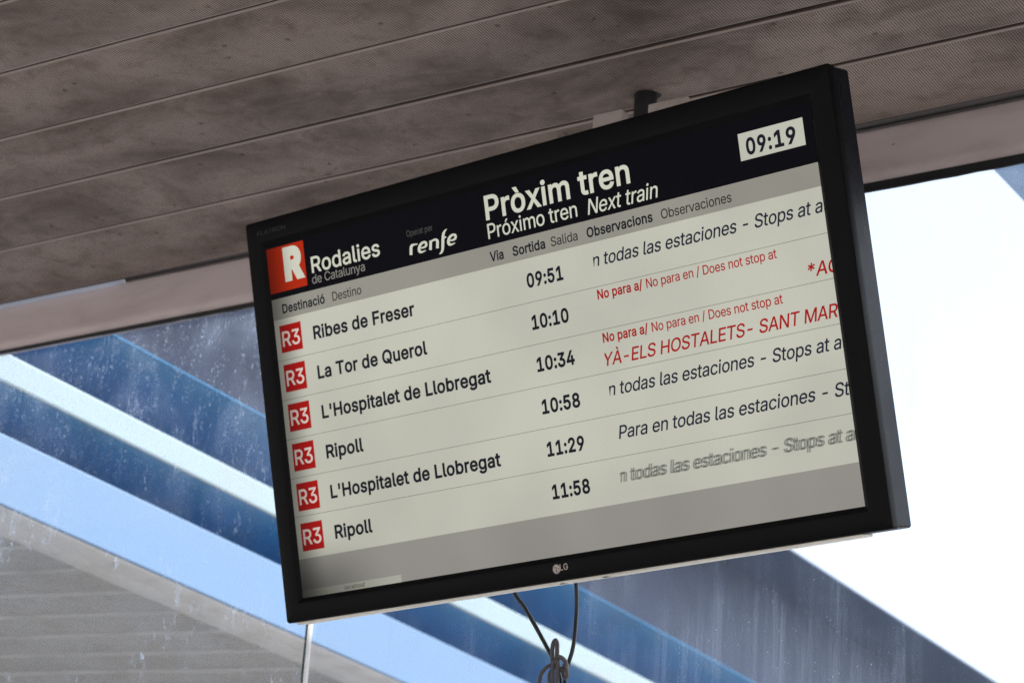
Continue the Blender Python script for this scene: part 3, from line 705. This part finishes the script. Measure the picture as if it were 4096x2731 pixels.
ALPHA = {}
for item in GLYPHS.split('|'):
    ch, rest = item[0], item[2:]
    q = rest.split(';')
    ALPHA[ch] = (int(q[0]), [[tuple(int(n) for n in p.split(' ')) for p in c.split(',')] for c in q[1:]])
CAP = max(p[1] for p in ALPHA['H'][1][0])
TESS = {}
def glyph(ch, bold):
    key = (ch, bold)
    if key in TESS: return TESS[key]
    V, E = [], []
    loops = []
    for c in ALPHA[ch][1]:
        n = len(c)
        L = []
        for i in range(n):
            p0, p, p1 = Vector(c[i - 1]), Vector(c[i]), Vector(c[(i + 1) % n])
            d0, d1 = (p - p0).normalized(), (p1 - p).normalized()
            n0, n1 = Vector((-d0.y, d0.x)), Vector((-d1.y, d1.x))
            k = 1.0 + n0.dot(n1)
            m = (n0 + n1) / max(k, 0.35)
            L.append(p + m * bold)
        loops.append(L)
        s0 = len(V)
        V += L
        E += [(s0 + i, s0 + (i + 1) % n) for i in range(n)]
    if not V:
        TESS[key] = ([], []); return TESS[key]
    vo, eo, fo = delaunay_2d_cdt(V, E, [], 1, 1e-4)[:3]
    tris = []
    for f in fo:
        cx = sum(vo[i].x for i in f) / len(f); cy = sum(vo[i].y for i in f) / len(f)
        wn_ = 0
        for L in loops:
            for i in range(len(L)):
                a_, b_ = L[i - 1], L[i]
                if (a_.y <= cy) != (b_.y <= cy):
                    t_x = a_.x + (cy - a_.y) / (b_.y - a_.y) * (b_.x - a_.x)
                    if t_x > cx: wn_ += 1 if b_.y > a_.y else -1
        if wn_ != 0: tris.append(tuple(f))
    TESS[key] = ([(v.x, v.y) for v in vo], tris)
    return TESS[key]

def glyphs(text, bold=0.0, spacing=1.0):
    """a mesh of the text, in units of the capital height"""
    me = bpy.data.meshes.new('t'); V, F = [], []
    x = 0.0
    for ch in text:
        vo, tr = glyph(ch, round(bold * 1000.0, 2)) if ch != ' ' else ([], [])
        n = len(V)
        V += [((x + a_) / CAP, b_ / CAP, 0) for a_, b_ in vo]
        F += [tuple(n + i for i in t) for t in tr]
        x += ALPHA[ch][0] * spacing + bold * 1000.0 * 0.5
    me.from_pydata(V, [], F)
    return me

BOLD = 0.020
def lettering(dst, text, u0, u1, v0, cap, m=0, bold=0.0, italic=0.0, clip=None, upto=None, layer=3, spacing=None):
    if spacing is None: spacing = 0.955 if bold < 0.010 else 1.0
    """adds a line of text to a bmesh: ink from u0 to u1 (of the first characters UPTO, if given), baseline v0, capital height CAP, in mm"""
    me = glyphs(text, bold, spacing)
    k = cap
    if upto:
        mu = glyphs(upto, bold, spacing)
        xs = [v.co.x + italic * v.co.y * 1.0 for v in mu.vertices]; bpy.data.meshes.remove(mu)
    else:
        xs = [v.co.x + italic * v.co.y for v in me.vertices]
    a, b = min(xs), max(xs)
    kx = (u1 - u0) / (b - a)
    bm = bmesh.new(); bm.from_mesh(me); bpy.data.meshes.remove(me)
    for v in bm.verts:
        x = (v.co.x + italic * v.co.y - a) * kx + u0
        v.co = Vector((x, v0 + v.co.y * k, 0))
    if clip:
        for s, val in ((1, clip[1]), (-1, clip[0])):
            if val is not None:
                bmesh.ops.bisect_plane(bm, geom=bm.verts[:] + bm.edges[:] + bm.faces[:], plane_co=(val, 0, 0), plane_no=(s, 0, 0), clear_outer=True)
    if clip and len(clip) > 2:
        bmesh.ops.bisect_plane(bm, geom=bm.verts[:] + bm.edges[:] + bm.faces[:], plane_co=(clip[2], clip[3], 0), plane_no=(-0.95, -0.3, 0), clear_outer=True)
    for v in bm.verts: v.co = Vector(Q(v.co.x, v.co.y, LAYER + layer * 0.00012))
    for f in bm.faces:
        f.material_index = m
    tmp = bpy.data.meshes.new('t'); bm.to_mesh(tmp); bm.free()
    dst.from_mesh(tmp); bpy.data.meshes.remove(tmp)

def rect(dst, u0, u1, v0, v1, m=0, layer=1):
    vs_ = [dst.verts.new(Q(u, v, LAYER + layer * 0.00012)) for u, v in ((u0, v0), (u1, v0), (u1, v1), (u0, v1))]
    f = dst.faces.new(vs_); f.material_index = m

def ribbon(dst, pts, wid, m=0, layer=3):
    n = 5
    P = spline([(a, b, 0) for a, b in pts], n)
    W = [q.x for q in spline([(a, 0, 0) for a in wid], n)]
    L, R = [], []
    for i, p in enumerate(P):
        d = (P[min(i + 1, len(P) - 1)] - P[max(i - 1, 0)]).normalized()
        q = Vector((-d.y, d.x, 0)) * max(W[i], 0.3) / 2
        L.append(dst.verts.new(Q(p.x + q.x, p.y + q.y, LAYER + layer * 0.00012))); R.append(dst.verts.new(Q(p.x - q.x, p.y - q.y, LAYER + layer * 0.00012)))
    for i in range(len(P) - 1):
        f = dst.faces.new((R[i], R[i + 1], L[i + 1], L[i])); f.material_index = m

def flat(name, bm, mats, parent):
    me = bpy.data.meshes.new(name)
    for f in bm.faces:
        if f.normal.z < 0: f.normal_flip()
    bm.normal_update()
    for f in bm.faces:
        if f.normal.z < 0: f.normal_flip()
    bm.to_mesh(me); bm.free()
    for x in mats: me.materials.append(x)
    o = bpy.data.objects.new(name, me); COL.objects.link(o); o.parent = parent
    return o

UL, UR = -457.5, 463.0
m = MB(); m.box(-0.472, 0.472, -0.268, 0.268, -0.0095, LAYER)
disp = m.build('display', M_PANELBLACK, tv)
B = bmesh.new; 
b = B(); rect(b, UL, UR, -259, 262, 0, 1); flat('page', b, [D_PAGE], disp)
b = B(); rect(b, UL, UR, 175.5, 262, 0, 2); flat('header_bar', b, [D_HEAD], disp)
b = B(); rect(b, UL, UR, 145, 175.4, 0, 2)
for s, a, c_, bo_ in (('Destinació', -435.7, -354.7, 1), ('Destino', -340.3, -286.2, 0), ('Via', -56.4, -33.2, 1), ('Sortida', -17.8, 36.9, 1), ('Salida', 46.4, 90.5, 0), ('Observacions', 105.5, 211.0, 1), ('Observaciones', 224.4, 332.7, 0)):
    lettering(b, s, a, c_, 153.0, 12.6, 1 if bo_ else 2, BOLD * 1.1 if bo_ else 0.007)
flat('column_bar', b, [D_BAR, D_INK, D_GREYINK], disp)
b = B(); rect(b, UL, UR, -257.5, -202, 0, 2); flat('footer_bar', b, [D_FOOT], disp)
b = B(); rect(b, UL, -271.5, -257.3, -246.5, 0, 3)
lettering(b, 'localhost', -375, -338, -254.6, 6.0, 1, 0.0, layer=4)
flat('status_box', b, [D_STATUS, D_GREYINK], disp)

b = B(); rect(b, UL, -383.6, 184.4, 250.4, 0, 3)
lettering(b, 'R', -424.0, -385.8, 201.6, 40.5, 1, 0.062, layer=4)
flat('logo_tile', b, [D_ORANGE, D_WHITE], disp)
b = B()
lettering(b, 'Rodalies', -372.6, -245.2, 200.2, 22.6, 0, BOLD * 0.55)
lettering(b, 'de Catalunya', -374.0, -275.3, 184.2, 12.8, 1, 0.0)
flat('operator_name', b, [D_WHITE, D_DIM], disp)
b = B()
lettering(b, 'Operat per', -194.7, -148.2, 215.8, 9.0, 1, -0.004)
for pts, wid in (
    ([(-190.8, 189.6), (-190.0, 195.6), (-189.2, 200.0), (-187.3, 202.3), (-183.2, 202.8), (-177.5, 202.5)], [4.9, 4.9, 4.9, 4.2, 2.3, 1.6]),
    ([(-172.8, 195.7), (-165.9, 195.7), (-162.5, 197.7), (-162.4, 200.8), (-164.9, 202.6), (-169.6, 202.1), (-173.7, 199.1), (-175.7, 194.5), (-174.6, 191.1), (-170.8, 189.9), (-164.1, 190.7)], [1.8, 2.9, 3.9, 3.9, 3.1, 3.6, 4.4, 4.7, 4.2, 2.6, 1.1]),
    ([(-156.0, 189.6), (-153.7, 202.6)], [4.6, 4.6]),
    ([(-153.9, 200.9), (-149.1, 202.2), (-144.6, 201.9), (-142.4, 199.4), (-142.8, 195.0), (-143.7, 189.5)], [2.6, 2.7, 3.1, 4.6, 4.8, 4.8]),
    ([(-141.7, 180.8), (-137.8, 182.3), (-135.0, 186.2), (-133.5, 194.0), (-131.9, 202.7), (-130.2, 207.7), (-126.9, 211.1), (-123.6, 212.6)], [0.9, 3.1, 4.4, 4.9, 4.8, 4.2, 2.6, 0.6]),
    ([(-131.1, 201.6), (-126.4, 202.2)], [3.1, 1.8]),
    ([(-120.7, 195.6), (-114.0, 195.6), (-110.6, 197.6), (-110.4, 200.7), (-113.0, 202.5), (-117.5, 201.9), (-121.6, 199.0), (-123.6, 194.4), (-122.5, 191.0), (-118.7, 189.8), (-112.2, 190.6)], [1.8, 2.9, 3.9, 3.9, 3.1, 3.6, 4.4, 4.7, 4.2, 2.6, 1.1])):
    ribbon(b, pts, wid, 0)
flat('company_name', b, [D_WHITE, D_DIMMER], disp)
b = B()
lettering(b, 'Pròxim tren', -55.2, 184.0, 211.0, 32.0, 0, BOLD * 0.85)
lettering(b, 'Próximo tren', -55.0, 94.7, 184.2, 20.6, 0, 0.004)
lettering(b, 'Next train', 111.4, 224.4, 182.6, 20.6, 0, 0.004, 0.2)
flat('heading', b, [D_WHITE], disp)
b = B(); rect(b, 353.8, 449.6, 200.8, 236.2, 0, 3)
lettering(b, '09:', 363.8, 401.5, 207.3, 20.0, 1, BOLD * 1.4, layer=4, spacing=1.04)
lettering(b, '19', 405.5, 437.3, 207.3, 20.0, 1, BOLD * 1.4, layer=4, spacing=1.04)
flat('clock', b, [D_PAGE, D_INK], disp)

ROWS = [('Ribes de Freser', -196.1, '09:51', 59.9), ('La Tor de Querol', -181.7, '10:10', 60.8), ("L'Hospitalet de Llobregat", -78.4, '10:34', 62.0),
        ('Ripoll', -313.5, '10:58', 62.4), ("L'Hospitalet de Llobregat", -78.4, '11:29', 60.8), ('Ripoll', -313.3, '11:58', 61.4)]
ORD = ['top', 'second', 'third', 'fourth', 'fifth', 'last']
LINES = [85.4, 27.8, -29.4, -86.0, -141.5]
for k, (dest, ue, tim, ut) in enumerate(ROWS):
    dv = -57.5 * k
    vb = 105.6 + (-57.3) * k
    b = B(); rect(b, -445.2, -404.5, 96.1 + dv, 135.9 + dv, 0, 2)
    lettering(b, 'R3', -441.6, -408.3, 104.9 + dv, 21.4, 1, BOLD * 0.5)
    flat('line_badge', b, [D_RED, D_PINK], disp)
    b = B(); lettering(b, dest, -382.5, ue, vb, 17.9, 0, BOLD * 1.2); flat('destination', b, [D_INK], disp)
    b = B(); lettering(b, tim, -0.2, ut, vb + 0.4, 18.0, 0, BOLD * 1.35); flat('departure_time', b, [D_INK], disp)
for v in LINES:
    b = B(); rect(b, UL, UR, v - 0.32, v + 0.32, 0, 2); flat('row_rule', b, [D_LINE], disp)
CL = (110.0, UR)
def remark(v, mat, ghost=0.0, layer=3, du=0.0):
    b = B()
    lettering(b, 'n todas las estaciones - Stops at all', 108.6 + du - 0.0, 444.9 + du, v, 16.9, 0, 0.0085, 0.2, (110.6, UR), 'n todas las estaciones - Stops at', layer)
    return b
flat('remark', remark(112.6, 0), [D_REMARK], disp)
flat('remark', remark(-60.2, 0), [D_REMARK], disp)
b = B(); lettering(b, 'Para en todas las estaciones - Stops at', 116.4, 415.3, -118.2, 16.9, 0, 0.0085, 0.2, (None, UR), 'Para en todas las estaciones'); flat('remark', b, [D_REMARK], disp)
b = remark(-174.6, 0, layer=3, du=-1.6)
b2 = remark(-174.6, 0, layer=5, du=1.8)
tmp = bpy.data.meshes.new('t'); b2.to_mesh(tmp); b2.free(); b.from_mesh(tmp); bpy.data.meshes.remove(tmp)
flat('remark', b, [D_GHOST], disp)
for v in (68.8, 10.8):
    b = B()
    lettering(b, 'No para a/', 110.4, 182.6, v, 12.0, 0, BOLD * 1.05)
    lettering(b, 'No para en / Does not stop at', 188.4, 387.0, v, 12.0, 0, 0.007)
    flat('warning', b, [D_REDTEXT], disp)
b = B(); lettering(b, '*ACTUAL', 428.0, 455.2, 35.5, 17.0, 0, 0.0085, 0.2, (None, UR), '*A'); flat('warning', b, [D_REDTEXT], disp)
b = B(); lettering(b, 'YÀ-ELS HOSTALETS- SANT MARTI', 108.6, 338.6, -20.4, 17.0, 0, 0.0085, 0.2, (110.0, UR), 'YÀ-ELS HOSTALETS-'); flat('warning', b, [D_REDTEXT], disp)

# maker's marks on the frame
b = B()
def disc(dst, u, v, rad, m=0, w_=0.0004, n=24):
    f = dst.faces.new([dst.verts.new(((u + rad * math.cos(2 * PI * i / n)) / 1000, (v + rad * math.sin(2 * PI * i / n)) / 1000, w_)) for i in range(n)]); f.material_index = m
def quad(dst, u0, u1, v0, v1, m=0, w_=0.0006):
    f = dst.faces.new([dst.verts.new((u / 1000, v / 1000, w_)) for u, v in ((u0, v0), (u1, v0), (u1, v1), (u0, v1))]); f.material_index = m
disc(b, -8.3, -273.2, 7.0, 1); disc(b, -8.0, -273.0, 5.9, 0, 0.0006)
quad(b, -8.9, -7.9, -276.4, -270.2, 1, 0.0008); quad(b, -8.9, -6.0, -277.2, -276.3, 1, 0.0008); quad(b, -6.0, -2.8, -273.3, -272.5, 1, 0.0008); disc(b, -11.0, -270.6, 0.75, 1, 0.0008, 10)
bb = B()
lettering(bb, 'LG', 2.2, 15.2, -276.0, 8.0, 0, 0.01)
for v in bb.verts: v.co.z = 0.0006
tmp = bpy.data.meshes.new('t'); bb.to_mesh(tmp); bb.free(); b.from_mesh(tmp); bpy.data.meshes.remove(tmp)
flat('maker_logo', b, [M_LOGO, M_LOGODARK], tv)
b = B(); lettering(b, 'FLATRON', -462.5, -408.2, 272.0, 6.0, 0, 0.0)
for v in b.verts: v.co.z = 0.0005
flat('series_mark', b, [M_FAINT], tv)

# ------------------------------------------------------------------ bracket
M_POLE = m_paint('pole_paint', (0.030, 0.031, 0.036, 1), 0.5, 0.3)
M_PLATE = m_paint('plate_paint', (0.47, 0.43, 0.43, 1), 0.5, 0.4, (0.30, 0.18, 0.12, 1), 0.6, 25.0)
PX, PY = -1.7115, 2.904
br = empty('ceiling_bracket', (PX, PY, ZC))
tag(br, 'dark pole with pale clamp plates holding the screen under the ceiling', 'bracket', kind='thing')
def bpart(mb, name, mat, bevel=0):
    o = mb.build(name, mat, None, bevel); o.data.transform(Matrix.Translation(-br.location)); o.parent = br; return o
m = MB(); m.tube([(PX, PY, ZC + 0.03), (PX, PY, ZC - 0.05), (PX, PY, ZC - 0.12), (PX, PY, ZC - 0.32)], 0.0165, 0, 28); bpart(m, 'pole', M_POLE)
m = MB()
rows = []
for rad, z in ((0.0168, -0.0035), (0.0205, -0.003), (0.0215, -0.001)):
    rows.append([(PX + (rad + (0.003 if 0 < a_ < 6 and rad > 0.02 else 0.0)) * math.cos(2 * PI * a_ / 28), PY + rad * math.sin(2 * PI * a_ / 28), ZC + z) for a_ in range(28)])
m.grid(rows, 0, True, True); bpart(m, 'hole_shade', M_GASKET)  # dark ring stands in for the shadowed hole around the pole
m = MB(); m.box(-1.7445, -1.6965, 2.815, 2.835, EYE + 1.45, EYE + 1.680); bpart(m, 'clamp_plate', M_PLATE, 0.002)
m = MB(); m.box(-1.655, -1.592, 2.815, 2.840, EYE + 1.45, EYE + 1.678); bpart(m, 'clamp_plate', M_PLATE, 0.002)
m = MB(); m.box(-1.760, -1.585, 2.800, 2.8145, EYE + 1.15, EYE + 1.55); bpart(m, 'mounting_plate', M_POLE, 0.002)

# ------------------------------------------------------------------ cables
def m_cable():
    t = NT('cable_sheath')
    p = t.pos()
    d = t.ramp(t.noise(p, 90.0, 4, 0.6), 0.42, 0.62)
    low = t.ramp(t.xyz(p)[2], EYE + 0.925, EYE + 0.905)
    return t.done(t.bsdf((0.008, 0.008, 0.010, 1), 0.4, 0.5))
M_CABLE = m_cable()
M_TIE = m_paint('dusty_sheath', (0.09, 0.083, 0.095, 1), 0.55, 0.4, (0.20, 0.18, 0.19, 1), 0.8, 60.0)
cb = empty('cable_bundle', (-1.78, 2.88, EYE + 0.9))
tag(cb, 'two black cables hanging from the screen, knotted together against the glass', 'cables', kind='thing')
def kpart(mb, name, mat):
    o = mb.build(name, mat); o.data.transform(Matrix.Translation(-Vector(cb.location))); o.parent = cb; return o
yy = 2.88
A = [(-1.868, 2.85, 1.075), (-1.8635, 2.872, 1.013), (-1.8474, yy, 0.9857), (-1.8295, yy, 0.960), (-1.8099, yy, 0.9302), (-1.7990, yy, 0.913), (-1.7905, yy, 0.897), (-1.786, yy + 0.004, 0.880), (-1.783, yy + 0.004, 0.84), (-1.790, yy + 0.01, 0.70), (-1.80, yy + 0.02, 0.45), (-1.81, yy + 0.05, 0.1)]
Bp = [(-1.7632, 2.85, 1.075), (-1.7633, 2.872, 1.015), (-1.7640, yy, 0.979), (-1.7642, yy, 0.940), (-1.7667, yy, 0.918), (-1.7712, yy, 0.902), (-1.777, yy + 0.005, 0.889), (-1.780, yy + 0.006, 0.86), (-1.776, yy + 0.006, 0.83), (-1.779, yy + 0.012, 0.70), (-1.785, yy + 0.03, 0.45), (-1.795, yy + 0.06, 0.1)]
E_ = lambda P: [(x, y, z + EYE) for x, y, z in P]
m = MB(); m.tube(spline(E_(A), 6), 0.0029); kpart(m, 'cable', M_CABLE)
m = MB(); m.tube(spline(E_(Bp), 6), 0.0028); kpart(m, 'cable', M_CABLE)
loops = [
    ([(-1.7895, yy - 0.008, 0.893), (-1.7930, yy - 0.008, 0.913), (-1.7925, yy - 0.008, 0.926), (-1.7893, yy - 0.008, 0.9315), (-1.7862, yy - 0.008, 0.926), (-1.7850, yy - 0.008, 0.910), (-1.7825, yy - 0.006, 0.893)], 0.0030),
    ([(-1.7885, yy - 0.010, 0.896), (-1.7840, yy - 0.012, 0.9045), (-1.7765, yy - 0.012, 0.9060), (-1.7705, yy - 0.010, 0.9000), (-1.7690, yy - 0.008, 0.8920), (-1.7740, yy - 0.010, 0.8880), (-1.7810, yy - 0.012, 0.8920)], 0.0030),
    ([(-1.7845, yy - 0.016, 0.8480), (-1.7850, yy - 0.016, 0.8750), (-1.7850, yy - 0.017, 0.8950), (-1.7815, yy - 0.017, 0.9005), (-1.7785, yy - 0.016, 0.8930), (-1.7790, yy - 0.014, 0.8750), (-1.7770, yy - 0.013, 0.8500)], 0.0027),
    ([(-1.7880, yy - 0.010, 0.8975), (-1.7970, yy - 0.012, 0.8945), (-1.8050, yy - 0.012, 0.8870), (-1.8090, yy - 0.010, 0.8760), (-1.8100, yy - 0.010, 0.8600)], 0.0027),
    ([(-1.7720, yy - 0.010, 0.8960), (-1.7665, yy - 0.012, 0.8880), (-1.7650, yy - 0.012, 0.8790), (-1.7690, yy - 0.012, 0.8770), (-1.7730, yy - 0.010, 0.8850), (-1.7760, yy - 0.008, 0.8930)], 0.0026),
    ([(-1.7915, yy - 0.006, 0.8930), (-1.7950, yy - 0.008, 0.8850), (-1.7930, yy - 0.010, 0.8760), (-1.7890, yy - 0.010, 0.8700), (-1.7880, yy - 0.010, 0.8500)], 0.0026),
]
m = MB()
for P, rad in loops: m.tube(spline(E_(P), 7), rad)
kpart(m, 'knot', M_TIE)
